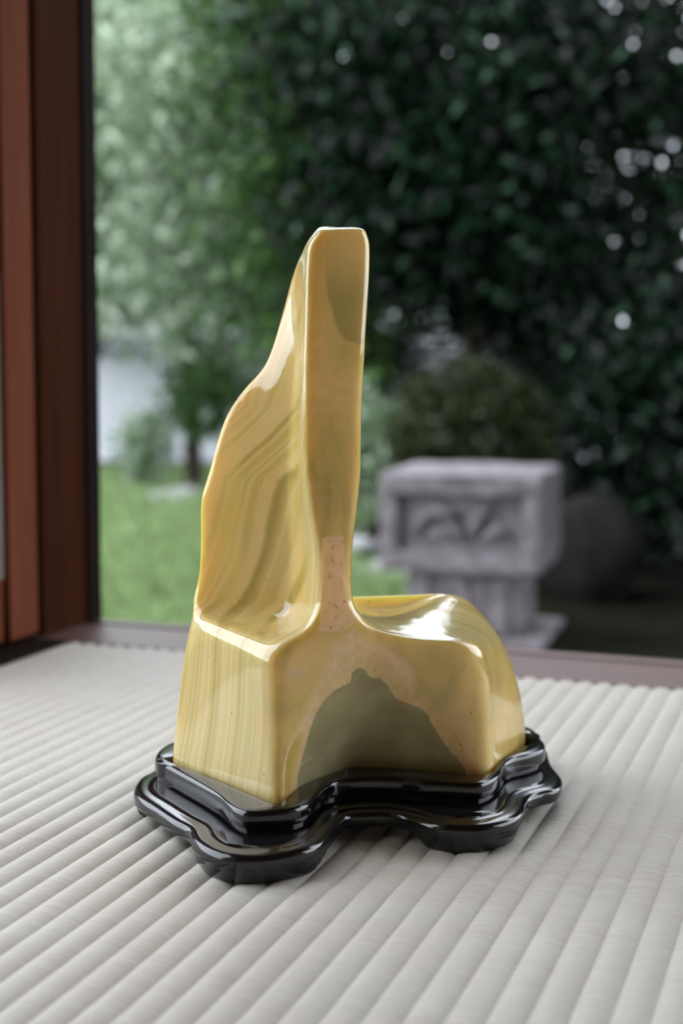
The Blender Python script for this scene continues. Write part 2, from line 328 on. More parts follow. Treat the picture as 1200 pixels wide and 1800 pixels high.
# ---------------------------------------------------------------- the onyx viewing stone
# control rings from foot to tip, millimetres: front-left edge, three on the front, front-right edge, right, back-right, back, back-left, two on the left
STONE = [
    [(-30.4,701.3,19.0), (-20.9,732.8,19.0), (5.8,768.4,19.0), (53.2,760.6,19.0), (79.9,756.1,19.0), (97.0,798.3,19.0), (114.2,840.6,19.0), (7.9,817.7,19.0), (-98.4,782.8,19.0), (-79.3,760.0,19.0), (-57.6,733.9,19.0)],
    [(-30.4,701.3,27.0), (-20.9,732.8,27.0), (5.8,768.4,27.0), (53.2,760.6,27.0), (79.9,756.1,27.0), (97.0,798.3,27.0), (114.2,840.6,27.0), (7.9,817.7,27.0), (-98.4,782.8,27.0), (-79.3,760.0,27.0), (-57.6,733.9,27.0)],
    [(-32.6,704.3,60.9), (-16.3,722.1,59.6), (14.1,750.9,57.5), (56.4,754.4,55.3), (79.7,757.7,54.1), (95.3,798.9,51.6), (111.0,840.0,49.1), (8.4,817.5,57.0), (-94.3,783.0,64.8), (-77.0,761.0,63.7), (-57.3,735.8,62.4)],
    [(-34.8,703.3,88.9), (-15.9,715.6,88.2), (18.2,736.2,87.0), (56.6,747.9,85.8), (77.2,756.6,85.1), (90.4,797.3,78.3), (103.6,838.0,71.4), (6.9,815.5,82.1), (-89.7,781.0,92.7), (-75.3,760.6,96.1), (-53.6,729.9,92.3)],
    [(-36.2,702.6,100.7), (-17.0,712.9,100.2), (18.1,729.5,99.4), (53.5,745.3,98.7), (73.2,754.6,98.2), (82.8,795.3,95.7), (92.4,836.0,93.1), (3.1,814.0,99.7), (-86.3,780.0,106.4), (-77.7,766.7,112.5), (-54.9,731.5,108.2)],
    [(-24.4,708.2,110.1), (-13.5,713.4,109.0), (5.9,722.6,107.1), (25.3,731.8,105.3), (36.2,737.0,104.2), (51.7,783.5,109.4), (67.3,830.0,114.5), (-9.2,811.0,114.6), (-85.6,780.0,114.7), (-74.3,773.0,108.3), (-35.5,735.0,107.3)],
    [(-13.3,713.5,117.3), (-8.9,715.6,116.8), (-1.0,719.4,116.0), (7.0,723.1,115.2), (11.4,725.3,114.7), (20.7,770.1,110.0), (29.9,815.0,105.4), (-26.6,803.5,113.9), (-83.1,780.0,122.4), (-69.4,775.0,107.3), (-27.5,762.0,109.8)],
    [(-11.4,714.4,125.9), (-8.3,715.9,126.4), (-3.0,718.4,127.1), (2.4,721.0,127.8), (5.5,722.4,128.2), (5.1,761.2,122.3), (4.7,800.0,116.3), (-38.3,795.5,124.2), (-81.3,779.0,132.1), (-64.8,773.0,119.7), (-27.2,762.0,121.1)],
    [(-11.4,714.4,146.9), (-8.3,715.9,147.0), (-2.9,718.5,147.2), (2.6,721.1,147.3), (5.6,722.5,147.4), (4.8,758.8,142.5), (4.0,795.0,137.6), (-38.3,792.5,142.5), (-80.5,778.0,147.4), (-57.0,770.0,142.2), (-27.2,761.0,142.0)],
    [(-15.5,712.5,170.3), (-11.2,714.5,170.6), (-3.7,718.1,171.2), (3.9,721.7,171.8), (8.1,723.7,172.2), (6.0,758.4,168.7), (3.8,793.0,165.2), (-38.2,791.0,167.4), (-80.3,777.0,169.5), (-55.6,768.0,169.0), (-27.4,758.0,167.0)],
    [(-18.6,711.0,196.2), (-13.4,713.5,196.1), (-4.1,717.9,195.8), (5.1,722.3,195.6), (10.4,724.8,195.4), (7.7,757.4,193.2), (5.0,790.0,190.9), (-34.9,788.5,190.5), (-74.7,775.0,190.1), (-53.8,766.0,191.7), (-27.3,755.0,193.2)],
    [(-19.5,710.6,219.0), (-14.1,713.1,218.9), (-4.5,717.7,218.8), (5.1,722.3,218.7), (10.5,724.8,218.6), (7.8,756.4,217.5), (5.1,788.0,216.3), (-30.5,785.5,217.1), (-66.1,771.0,217.8), (-47.5,763.0,217.0), (-25.7,752.0,217.5)],
    [(-19.5,710.6,233.7), (-14.0,713.2,233.7), (-4.3,717.8,233.7), (5.5,722.5,233.6), (11.0,725.1,233.6), (8.2,755.5,233.1), (5.3,786.0,232.6), (-25.4,782.5,232.7), (-56.2,767.0,232.7), (-40.5,759.0,232.3), (-24.8,749.0,233.1)],
    [(-19.3,710.7,247.2), (-13.7,713.3,247.3), (-3.7,718.1,247.3), (6.2,722.8,247.4), (11.8,725.4,247.4), (8.8,754.7,247.5), (5.9,784.0,247.6), (-18.6,779.5,247.5), (-43.1,763.0,247.3), (-34.0,755.0,246.7), (-23.5,745.0,247.3)],
    [(-18.7,710.9,269.7), (-13.0,713.6,269.8), (-2.8,718.5,270.0), (7.4,723.3,270.2), (13.1,726.1,270.3), (10.0,753.0,271.3), (7.0,780.0,272.2), (-13.7,775.0,271.7), (-34.4,758.0,271.3), (-27.8,750.0,271.0), (-21.5,738.0,270.6)],
    [(-18.2,711.2,292.0), (-12.4,714.0,292.2), (-1.9,718.9,292.6), (8.5,723.9,292.9), (14.4,726.7,293.2), (11.2,750.8,294.7), (8.0,775.0,296.3), (-9.5,770.5,295.6), (-27.1,754.0,294.8), (-23.2,745.0,294.2), (-19.6,730.0,293.2)],
    [(-17.1,711.7,304.5), (-11.4,714.4,305.1), (-1.3,719.2,306.2), (8.9,724.1,307.3), (14.6,726.8,307.9), (11.6,748.4,308.9), (8.5,770.0,309.8), (-5.9,769.0,308.1), (-20.3,756.0,306.5), (-19.6,740.0,308.0), (-18.3,724.0,307.2)],
    [(-12.1,714.1,312.2), (-7.8,716.1,312.6), (0.1,719.9,313.3), (7.9,723.6,313.9), (12.3,725.7,314.3), (9.7,745.3,315.1), (7.2,765.0,315.9), (-3.3,765.5,314.9), (-13.7,754.0,313.9), (-13.5,740.0,315.8), (-12.9,726.0,315.1)],
]
FA = np.array([-28.9, 706.1]); FT = np.array([0.9032, 0.4293]); FN = np.array([0.4293, -0.9032])   # front plane of the stone

def pchip(tab, sub):
    y = np.asarray(tab, float); n = len(y); d = np.zeros_like(y); dl = np.diff(y, axis=0)
    a, b = dl[:-1], dl[1:]; same = a * b > 0
    with np.errstate(divide='ignore', invalid='ignore'):
        hm = np.where(same, 2 * a * b / (a + b), 0)
    d[1:-1] = np.nan_to_num(hm); d[0] = dl[0]; d[-1] = dl[-1]
    out = []
    for i in range(n - 1):
        for k in range(sub):
            t = k / sub
            out.append((2*t**3-3*t*t+1) * y[i] + (t**3-2*t*t+t) * d[i] + (-2*t**3+3*t*t) * y[i+1] + (t**3-t*t) * d[i+1])
    out.append(y[-1]); return np.array(out)

def smooth_curve(p, sigma, closed, step=0.5):
    q = np.vstack([p, p[:1]]) if closed else p
    s = np.concatenate([[0], np.cumsum(np.linalg.norm(np.diff(q, axis=0), axis=1))]); L = s[-1]
    n = max(16, int(L / step)); ss = np.linspace(0, L, n, endpoint=not closed)
    r = np.stack([np.interp(ss, s, q[:, k]) for k in range(3)], 1)
    w = int(4 * sigma / (L / n)) + 1; ker = np.exp(-0.5 * (np.arange(-w, w + 1) * (L / n) / sigma) ** 2); ker /= ker.sum()
    if closed: pad = np.vstack([r[-w:], r, r[:w]]) if w <= n else r
    else: pad = np.vstack([2 * r[0] - r[w:0:-1], r, 2 * r[-1] - r[-2:-w - 2:-1]])
    f = np.stack([np.convolve(pad[:, k], ker, 'valid') for k in range(3)], 1)
    if closed:
        f = np.vstack([f, f[:1]]); ss = np.append(ss, L)
    return np.stack([np.interp(s[:len(p)], ss, f[:, k]) for k in range(3)], 1)

def poly_sd(px, py, poly):
    """signed distance to a closed outline, negative inside"""
    P = np.asarray(poly, float); best = np.full(px.shape, 1e9); ins = np.zeros(px.shape, bool)
    for (ax, ay), (bx, by) in zip(P, np.roll(P, -1, 0)):
        ex, ey = bx - ax, by - ay
        t = np.clip(((px - ax) * ex + (py - ay) * ey) / (ex * ex + ey * ey + 1e-9), 0, 1)
        best = np.minimum(best, np.hypot(px - ax - t * ex, py - ay - t * ey))
        c = (ay > py) != (by > py)
        with np.errstate(divide='ignore', invalid='ignore'):
            ins ^= c & (px < (bx - ax) * (py - ay) / (by - ay + 1e-12) + ax)
    return np.where(ins, -best, best)

def line_d(px, py, pts):
    best = np.full(px.shape, 1e9)
    for (ax, ay), (bx, by) in zip(pts, pts[1:]):
        ex, ey = bx - ax, by - ay
        t = np.clip(((px - ax) * ex + (py - ay) * ey) / (ex * ex + ey * ey), 0, 1)
        best = np.minimum(best, np.hypot(px - ax - t * ex, py - ay - t * ey))
    return best

def build_stone():
    ctrl = np.array(STONE)                                  # rows x columns x 3
    rows = pchip(ctrl, 12)
    subc = 14; dense = []
    for r in rows:
        nx = np.roll(r, -1, 0); dense.append(np.concatenate([r[i] + (nx[i] - r[i]) * np.arange(subc)[:, None] / subc for i in range(len(r))]))
    G = np.array(dense)                                     # R x C x 3
    for i in range(len(G)): G[i] = smooth_curve(G[i], 3.6, True)
    for j in range(G.shape[1]): G[:, j] = smooth_curve(G[:, j], 3.0, False)
    H = G.copy()                                            # broader rounding on the shoulders and the foot block
    for j in range(G.shape[1]): H[:, j] = smooth_curve(G[:, j], 5.5, False)
    w = np.clip((G[:, :, 2:] - 78) / 12, 0, 1) * np.clip((132 - G[:, :, 2:]) / 12, 0, 1)
    G = G + (H - G) * w
    H = G.copy()
    for i in range(len(G)): H[i] = smooth_curve(G[i], 4.5, True)
    w = np.clip((118 - G[:, :, 2:]) / 12, 0, 1)
    G = G + (H - G) * w
    for i in range(len(G)): G[i] = smooth_curve(G[i], 1.0, True)
    R, C = G.shape[:2]
    top = G[-1]; cen = top.mean(0)
    caps = [cen + (top - cen) * f + np.array([0, 0, dz]) for f, dz in ((0.9, 1.0), (0.75, 1.7), (0.5, 2.2), (0.25, 2.5))]
    G = np.concatenate([G, np.array(caps)]); R = len(G)
    V = G.reshape(-1, 3); V = np.vstack([V, cen + np.array([0, 0, 2.6])])
    F = []
    for i in range(R - 1):
        for j in range(C):
            k = (j + 1) % C; F.append((i * C + j, i * C + k, (i + 1) * C + k, (i + 1) * C + j))
    F += [((R - 1) * C + j, (R - 1) * C + (j + 1) % C, R * C) for j in range(C)]
    F.append(tuple(range(C - 1, -1, -1)))
    base = np.array([0.0, 775.0, 0.0])
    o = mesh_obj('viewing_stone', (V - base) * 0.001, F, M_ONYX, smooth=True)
    o.location = base * 0.001
    me = o.data; nrm = np.zeros(len(V) * 3); me.vertices.foreach_get('normal', nrm); nrm = nrm.reshape(-1, 3)
    s = (V[:, :2] - FA) @ FT; d = -(V[:, :2] - FA) @ FN; z = V[:, 2]
    facing = nrm[:, :2] @ FN
    away = np.where(facing < -0.1, 60, 0.0)
    def put(name, a):
        at = me.attributes.new(name, 'FLOAT', 'POINT'); at.data.foreach_set('value', np.ascontiguousarray(a, np.float32))
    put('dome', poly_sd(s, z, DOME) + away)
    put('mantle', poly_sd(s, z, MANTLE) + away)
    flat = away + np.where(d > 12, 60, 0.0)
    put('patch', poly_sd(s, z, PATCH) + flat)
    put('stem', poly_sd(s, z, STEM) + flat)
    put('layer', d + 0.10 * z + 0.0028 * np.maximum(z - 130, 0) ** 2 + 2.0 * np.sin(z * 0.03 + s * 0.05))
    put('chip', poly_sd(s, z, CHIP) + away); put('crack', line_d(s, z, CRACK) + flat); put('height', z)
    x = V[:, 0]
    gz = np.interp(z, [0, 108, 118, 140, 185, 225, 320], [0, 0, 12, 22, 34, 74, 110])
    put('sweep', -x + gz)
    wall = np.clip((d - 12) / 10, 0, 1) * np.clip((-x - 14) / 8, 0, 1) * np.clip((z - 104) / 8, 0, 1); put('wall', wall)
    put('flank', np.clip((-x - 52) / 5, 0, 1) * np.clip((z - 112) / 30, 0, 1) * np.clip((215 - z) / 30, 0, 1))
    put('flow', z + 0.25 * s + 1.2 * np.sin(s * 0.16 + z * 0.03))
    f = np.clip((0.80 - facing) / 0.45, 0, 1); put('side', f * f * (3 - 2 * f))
    tag(o, 'polished honey yellow banded onyx stone shaped like a steep peak', 'stone')
    return o
stone = build_stone()

# ---------------------------------------------------------------- the lacquered stand
UPPER = [(-99.1, 818.4), (-103.8, 805.7), (-105.1, 789.9), (-103.0, 779.3), (-92.0, 761.3), (-79.2, 740.9), (-69.9, 725.6), (-62.8, 712.7), (-56.7, 698.4), (-51.2, 689.2), (-45.2, 684.8), (-31.3, 687.7), (-22.1, 692.4), (-15.8, 700.9), (-11.9, 713.5), (-7.5, 730.6), (-2.4, 738.9), (7.0, 744.3), (16.5, 746.6), (32.7, 744.7), (43.1, 739.6), (58.6, 736.7), (72.3, 734.8), (81.8, 744.4), (87.5, 757.4), (91.4, 773.2), (98.4, 786.0), (108.5, 794.5), (116.7, 804.4), (120.3, 815.7), (119.9, 827.2), (119, 842), (116, 856), (104, 867), (82, 866), (55, 858), (25, 852), (-5, 850), (-35, 846), (-60, 839), (-80, 836), (-92, 830)]
LOWER = [(-107.8, 802.3), (-113.2, 787.2), (-114.2, 767.3), (-110.0, 749.5), (-98.2, 729.7), (-85.9, 709.0), (-76.5, 695.5), (-72.8, 681.6), (-67.4, 669.9), (-59.1, 659.4), (-47.8, 654.0), (-34.4, 655.8), (-21.1, 662.3), (-12.3, 670.6), (-6.9, 682.5), (-2.2, 700.1), (0.7, 712.0), (5.7, 720.5), (19.4, 723.6), (31.7, 719.9), (41.5, 709.8), (49.3, 703.5), (57.2, 700.9), (71.3, 701.1), (82.1, 707.6), (91.4, 717.0), (97.3, 730.5), (99.6, 741.4), (103.0, 751.6), (109.6, 759.0), (119.5, 766.5), (124.5, 778.5), (126.2, 789.7), (125.5, 802.3), (124.5, 815), (125, 832), (126, 852), (121, 872), (103, 884), (82, 882), (60, 874), (30, 868), (-5, 866), (-38, 862), (-62, 856), (-82, 856), (-100, 846), (-108, 826)]

def outline(pts, n, sigma=2.0):
    p = np.c_[np.array(pts, float), np.zeros(len(pts))]
    q = np.vstack([p, p[:1]]); dense = []
    m = len(p)
    for i in range(m):                                  # closed Catmull-Rom
        a, b, c, d = p[i - 1], p[i], p[(i + 1) % m], p[(i + 2) % m]
        for t in np.arange(8) / 8:
            dense.append(0.5 * (2*b + (c-a)*t + (2*a-5*b+4*c-d)*t*t + (3*b-a-3*c+d)*t**3))
    s = smooth_curve(np.array(dense), sigma, True)[:, :2]
    q = np.vstack([s, s[:1]]); L = np.concatenate([[0], np.cumsum(np.linalg.norm(np.diff(q, axis=0), axis=1))])
    t = np.linspace(0, L[-1], n, endpoint=False)
    return np.stack([np.interp(t, L, q[:, k]) for k in (0, 1)], 1)

def inset(p, d, sm=0.0):
    t = np.roll(p, -1, 0) - np.roll(p, 1, 0); t /= np.linalg.norm(t, axis=1)[:, None]
    nrm = np.stack([t[:, 1], -t[:, 0]], 1)              # outward for a counter-clockwise loop
    q = p - nrm * d
    if sm > 0: q = smooth_curve(np.c_[q, np.zeros(len(q))], sm, True)[:, :2]
    return q

def area(p):
    return 0.5 * np.sum(p[:, 0] * np.roll(p[:, 1], -1) - p[:, 1] * np.roll(p[:, 0], -1))

STAND_C = np.array([5.0, 770.0])
def loft(name, loops, parent, closed_profile=False, caps=(True, True), arc=False):
    """loops: list of (xy array, z or z array), millimetres"""
    n = len(loops[0][0]); V = []
    for xy, z in loops:
        V += [((a - STAND_C[0]) * .001, (b - STAND_C[1]) * .001, c * .001) for (a, b), c in zip(xy, np.broadcast_to(z, n))]
    F = []; R = len(loops)
    rr = range(R) if closed_profile else range(R - 1)
    for i in rr:
        i2 = (i + 1) % R
        for j in range(n - 1 if arc else n):
            k = (j + 1) % n; F.append((i * n + j, i * n + k, i2 * n + k, i2 * n + j))
    if arc:
        F.append(tuple(i * n for i in range(R))); F.append(tuple(i * n + n - 1 for i in range(R - 1, -1, -1)))
    elif not closed_profile:
        if caps[0]: F.append(tuple(range(n - 1, -1, -1)))
        if caps[1]: F.append(tuple((R - 1) * n + j for j in range(n)))
    o = mesh_obj(name, V, F, M_LACQ, parent)
    bm = bmesh.new(); bm.from_mesh(o.data)
    big = [f for f in bm.faces if len(f.verts) > 4]
    if big: bmesh.ops.triangulate(bm, faces=big)
    bmesh.ops.recalc_face_normals(bm, faces=bm.faces); bm.to_mesh(o.data); bm.free()
    o.data.polygons.foreach_set('use_smooth', [True] * len(o.data.polygons))
    o.data.set_sharp_from_angle(angle=math.radians(38))
    return o

def build_stand():
    st = empty('display_stand', (STAND_C[0] * .001, STAND_C[1] * .001, 0))
    tag(st, 'glossy black lacquered wooden stand with lobed two-tier outline under the onyx stone', 'display stand')
    lo = outline(LOWER, 320); up = outline(UPPER, 320)
    if area(lo) < 0: lo = lo[::-1]
    if area(up) < 0: up = up[::-1]
    # lower plate with a rolled edge and a low inner step
    loft('base_plate', [(inset(lo, 5.0, 0.8), 6.8), (inset(lo, 0.9), 6.8), (inset(lo, 0.6), 7.2), (inset(lo, 0.15), 9.5), (lo, 11.8), (inset(lo, 0.3), 12.9), (inset(lo, 1.0), 13.9), (inset(lo, 2.1, 0.5), 14.6), (inset(lo, 3.6, 1.0), 14.95),
                        (inset(lo, 7.0, 1.6), 15.1), (inset(lo, 10.5, 2.4), 15.3), (inset(lo, 11.0, 2.5), 15.7)], st)
    # the raised tier: a moulded ring around the foot of the stone
    g = np.array(STONE)[1][:, :2]; g = outline([tuple(q) for q in g], 320, 2.5)
    if area(g) < 0: g = g[::-1]
    g = inset(g, -1.6, 1.5)
    # match the inner loop to the outer one corner by corner
    def idx(p, q): return int(np.argmin(np.linalg.norm(p - np.array(q), axis=1)))
    oc = [idx(up, q) for q in ((-45, 684.8), (76, 735), (118, 850), (-105, 790))]
    ic = [idx(g, q) for q in ((-29, 705), (79, 757), (112, 840), (-95, 785))]
    def segs(p, cs):
        out = []
        for a, b in zip(cs, cs[1:] + cs[:1]):
            ids = [(a + k) % len(p) for k in range(((b - a) % len(p)) + 1)]
            q = p[ids]; L = np.concatenate([[0], np.cumsum(np.linalg.norm(np.diff(q, axis=0), axis=1))])
            t = np.linspace(0, L[-1], 80, endpoint=False)
            out.append(np.stack([np.interp(t, L, q[:, k]) for k in (0, 1)], 1))
        return np.concatenate(out)
    O = segs(up, oc); I = segs(g, ic)
    def between(f): return O + (I - O) * f
    ring = [(inset(O, 2.6), 15.8), (inset(O, 2.6), 16.9), (inset(O, 0.5), 17.8), (inset(O, 0.1), 18.8), (O, 21.0), (inset(O, 0.05), 24.2), (inset(O, 0.4), 25.5), (inset(O, 1.1), 26.4), (inset(O, 2.2), 26.85),
            (inset(O, 5.0) * 0.75 + between(0.45) * 0.25, 27.0), (between(0.7), 26.8), (between(0.95), 26.5), (I, 26.0), (I, 15.8)]
    loft('raised_rim', ring, st, closed_profile=True)
    # feet below the lobes
    n = len(lo)
    def foot(c, half, zt=8.0):
        k = idx(lo, c); ids = [(k + j) % n for j in range(-half, half + 1)]
        a = lo; b = inset(lo, 13.0, 3.0)
        e = np.abs(np.arange(-half, half + 1)) / half
        zb = np.where(e > 0.80, 6.5 * ((e - 0.80) / 0.20) ** 0.8, 0.0)
        A = a[ids]; B = b[ids]
        return loft('foot', [(A + (B - A) * 0.07, 6.9), (A + (B - A) * 0.11, np.maximum(zb, 4.5)), (A + (B - A) * 0.18, np.maximum(zb, 2.0)), (A + (B - A) * 0.26, zb), (B, zb), (B, 6.9)], st, closed_profile=True, arc=True)
    foot((-42, 654), 22); foot((71, 701), 16); foot((-106, 835), 14); foot((118, 875), 14); foot((-113, 772), 5)
    return st
build_stand()

# ---------------------------------------------------------------- the garden
GZ = -0.45
def leaf_mesh(name, pos, size, mat, parent=None, rng=None, flat=0.0, aspect=0.42, tint=None):
    """many small folded leaves in one mesh: six corners, four triangles each"""
    n = len(pos)
    d = rng.normal(size=(n, 3)); d[:, 2] -= 0.25; d /= np.linalg.norm(d, axis=1)[:, None]
    up = rng.normal(size=(n, 3)); up[:, 2] += 1.2 + flat
    side = np.cross(d, up); side /= np.linalg.norm(side, axis=1)[:, None] + 1e-9
    nor = np.cross(side, d)
    L = size * rng.uniform(0.7, 1.3, n); W = L * aspect
    def P(a, b, c): return pos + d * (L * a)[:, None] + side * (W * b)[:, None] + nor * (W * c)[:, None]
    V = np.stack([P(0, 0, 0), P(.38, .5, .12), P(.38, -.5, .12), P(1, 0, -.05), P(.45, 0, -.06)], 1).reshape(-1, 3)
    b = (np.arange(n) * 5)[:, None]
    F = np.concatenate([b + np.array([[0, 4, 1]]), b + np.array([[0, 2, 4]]), b + np.array([[1, 4, 3]]), b + np.array([[2, 3, 4]])], 1).reshape(-1, 3)
    me = bpy.data.meshes.new(name); me.vertices.add(len(V)); me.vertices.foreach_set('co', V.ravel().astype(np.float32))
    me.loops.add(F.size); me.loops.foreach_set('vertex_index', F.ravel().astype(np.int32))
    me.polygons.add(len(F)); me.polygons.foreach_set('loop_start', (np.arange(len(F)) * 3).astype(np.int32))
    me.update(calc_edges=True)
    at = me.attributes.new('tint', 'FLOAT', 'POINT')
    tt = rng.uniform(0, 1, n) ** 4.5 if tint is None else tint  # skewed so a few bright leaves stand in for glints
    at.data.foreach_set('value', np.repeat(tt, 5).astype(np.float32))
    me.materials.append(mat)
    o = bpy.data.objects.new(name, me); COL.objects.link(o)
    if parent: o.parent = parent
    o['kind'] = 'stuff'
    return o

def tube(name, pts, radii, mat, parent=None, sides=8):
    V = []; F = []
    pts = [Vector(p) for p in pts]
    for i, p in enumerate(pts):
        t = (pts[min(i + 1, len(pts) - 1)] - pts[max(i - 1, 0)]).normalized()
        a = t.orthogonal().normalized(); b = t.cross(a)
        for k in range(sides):
            an = 2 * math.pi * k / sides; V.append(p + (a * math.cos(an) + b * math.sin(an)) * radii[i])
    for i in range(len(pts) - 1):
        for k in range(sides):
            k2 = (k + 1) % sides; F.append((i * sides + k, i * sides + k2, (i + 1) * sides + k2, (i + 1) * sides + k))
    F.append(tuple(range(sides - 1, -1, -1))); F.append(tuple((len(pts) - 1) * sides + k for k in range(sides)))
    return mesh_obj(name, V, F, mat, parent, True)

def tree(name, base, lobes, n, size, mat, label, cat='tree', group=None, seed=1, twig=0.11, trunk_r=0.05, shell=0.5):
    """trunk, a branch into every lobe of the crown, and leaves bunched on twigs"""
    rng = np.random.default_rng(seed)
    t = empty(name, base); tag(t, label, cat, group)
    B = Vector(base)
    top = max(l[2] for l in lobes) - B.z
    lean = np.mean([[l[0], l[1]] for l in lobes], 0) - np.array(base[:2])
    tr = [Vector((lean[0] * f * f, lean[1] * f * f, top * f)) + Vector((math.sin(f * 5 + seed) * 0.03, math.cos(f * 4 + seed) * 0.03, 0)) for f in np.linspace(0, 1, 7)]
    tr[0].z = -0.03
    tube('trunk', tr, [trunk_r * (1.1 - 0.75 * f) for f in np.linspace(0, 1, 7)], M_BARK, t)
    vol = np.array([l[3] * l[4] * l[5] for l in lobes]) ** 0.8; cnt = (n * vol / vol.sum()).astype(int)
    allp = []
    for l, c in zip(lobes, cnt):
        C = np.array(l[:3]) - np.array(base); r = np.array(l[3:6])
        nt = max(6, c // 14)
        dirs = rng.normal(size=(nt, 3)); dirs /= np.linalg.norm(dirs, axis=1)[:, None]
        rad = rng.uniform(0, 1, nt) ** (1 / 3 * (1 - shell) + 0.12)
        tw = C + dirs * rad[:, None] * r
        own = rng.integers(0, nt, c)
        allp.append(tw[own] + rng.normal(size=(c, 3)) * twig * np.array([1, 1, 0.7]))
        h = max(0.15, min(0.7, (C[2] - 0.2) / max(top, 0.1) * 0.7)); k = h * 6; i = int(k)
        st = tr[i].lerp(tr[min(i + 1, 6)], k - i); en = Vector(C) + Vector((0, 0, r[2] * 0.3))
        mid = st.lerp(en, 0.5) + Vector((0, 0, 0.08))
        tube('branch', [st, mid, en], [trunk_r * 0.5, trunk_r * 0.35, trunk_r * 0.12], M_BARK, t, 6)
    P = np.concatenate(allp); P = P[P[:, 2] > GZ - B.z + 0.02]
    leaf_mesh('foliage', P, size, mat, t, rng)
    return t

# ground and grass
o = mesh_obj('ground', [(-40, -30, GZ), (40, -30, GZ), (40, 60, GZ), (-40, 60, GZ)], [(0, 1, 2, 3)], M_SOIL)
tag(o, 'mossy garden soil below the opening', 'ground', kind='structure')

def build_grass():
    rng = np.random.default_rng(5)
    n = 110000
    x = rng.uniform(-6.5, 0.75, n); y = 2.6 + 6.7 * rng.uniform(0, 1, n) ** 1.1
    keep = x < 0.10 + 0.12 * np.sin(y * 2.0) ; x = x[keep]; y = y[keep]; n = len(x)
    h = rng.uniform(0.035, 0.085, n); a = rng.uniform(0, math.pi, n); w = 0.006
    lx = rng.normal(0, 0.025, n); ly = rng.normal(0, 0.025, n)
    z0 = np.full(n, GZ - 0.002)
    V = np.stack([np.stack([x - w * np.cos(a), y - w * np.sin(a), z0], 1), np.stack([x + w * np.cos(a), y + w * np.sin(a), z0], 1),
                  np.stack([x + lx + 0.3 * w * np.cos(a), y + ly, z0 + h * 0.9], 1), np.stack([x + lx * 1.5, y + ly * 1.5, z0 + h], 1)], 1).reshape(-1, 3)
    b = (np.arange(n) * 4)[:, None]; F = np.concatenate([b + np.array([[0, 1, 2]]), b + np.array([[0, 2, 3]])], 1).reshape(-1, 3)
    o = mesh_obj('lawn_grass', V, F, M_GRASS)
    at = o.data.attributes.new('tint', 'FLOAT', 'POINT'); at.data.foreach_set('value', np.repeat(rng.uniform(0, 1, n), 4).astype(np.float32))
    tag(o, 'short bright green lawn grass between the house and the white wall', 'grass', kind='stuff')
build_grass()

# carved granite pedestal
def build_pedestal():
    t = empty('stone_pedestal', (0.347, 3.72, GZ - 0.025), -math.radians(17)); tag(t, 'weathered grey granite garden pedestal with a carved recessed panel in its block', 'stone pedestal')
    rnd = random.Random(3)
    def slab(name, lo, hi, bev, jit=0.004, taper=0.0):
        bm = bmesh.new(); bmesh.ops.create_cube(bm, size=1)
        lo = Vector(lo); hi = Vector(hi); c = (lo + hi) / 2; s = hi - lo
        for v in bm.verts:
            k = 1 - taper * (v.co.z + 0.5)
            v.co = Vector((v.co.x * s.x * k + c.x, v.co.y * s.y * k + c.y, v.co.z * s.z + c.z))
        bmesh.ops.bevel(bm, geom=list(bm.edges), offset=bev, segments=3, profile=0.6, affect='EDGES')
        bmesh.ops.subdivide_edges(bm, edges=[e for e in bm.edges if e.calc_length() > 0.04], cuts=4, use_grid_fill=True)
        for v in bm.verts: v.co += Vector((rnd.uniform(-jit, jit), rnd.uniform(-jit, jit), rnd.uniform(-jit, jit)))
        return bm_obj(name, bm, M_GRANITE, t, True)
    slab('base_slab', (-0.215, -0.20, 0.0), (0.215, 0.20, 0.045), 0.012)
    slab('shaft', (-0.145, -0.135, 0.045), (0.145, 0.135, 0.205), 0.012)
    for x in (-0.10, 0.0, 0.10): slab('shaft_rib', (x - 0.02, -0.150, 0.05), (x + 0.02, -0.130, 0.20), 0.006, 0.002)
    # the block: a back body and a front frame around the sunken panel
    z0, z1 = 0.205, 0.465; hw = 0.205
    slab('block', (-hw, -0.150, z0), (hw, 0.190, z1), 0.022)
    fy0, fy1 = -0.190, -0.148
    slab('frame_border', (-hw, fy0, z1 - 0.062), (hw, fy1, z1 - 0.004), 0.012)
    slab('frame_border', (-hw, fy0, z0 + 0.004), (hw, fy1, z0 + 0.054), 0.012)
    slab('frame_border', (-hw, fy0, z0 + 0.050), (-hw + 0.045, fy1, z1 - 0.056), 0.010)
    slab('frame_border', (hw - 0.042, fy0, z0 + 0.050), (hw, fy1, z1 - 0.056), 0.010)
    # relief: a rolling wave with a curled crest
    zc = (z0 + z1) / 2
    def blob(pts, rad):
        o = tube('carved_relief', [(x, -0.160, zc + z) for x, z in pts], rad, M_GRANITE, t, 8)
        return o
    blob([(-0.115, -0.035), (-0.10, 0.005), (-0.065, 0.032), (-0.02, 0.022), (0.005, -0.012), (-0.01, -0.04)], [0.012, 0.017, 0.020, 0.018, 0.015, 0.008])
    blob([(0.0, -0.040), (0.035, -0.020), (0.05, 0.025), (0.085, 0.04)], [0.010, 0.018, 0.018, 0.010])
    blob([(0.06, -0.04), (0.095, -0.015), (0.125, -0.03)], [0.010, 0.020, 0.010])
    blob([(-0.09, -0.045), (-0.05, -0.028), (-0.03, -0.04)], [0.008, 0.013, 0.008])
    return t
build_pedestal()

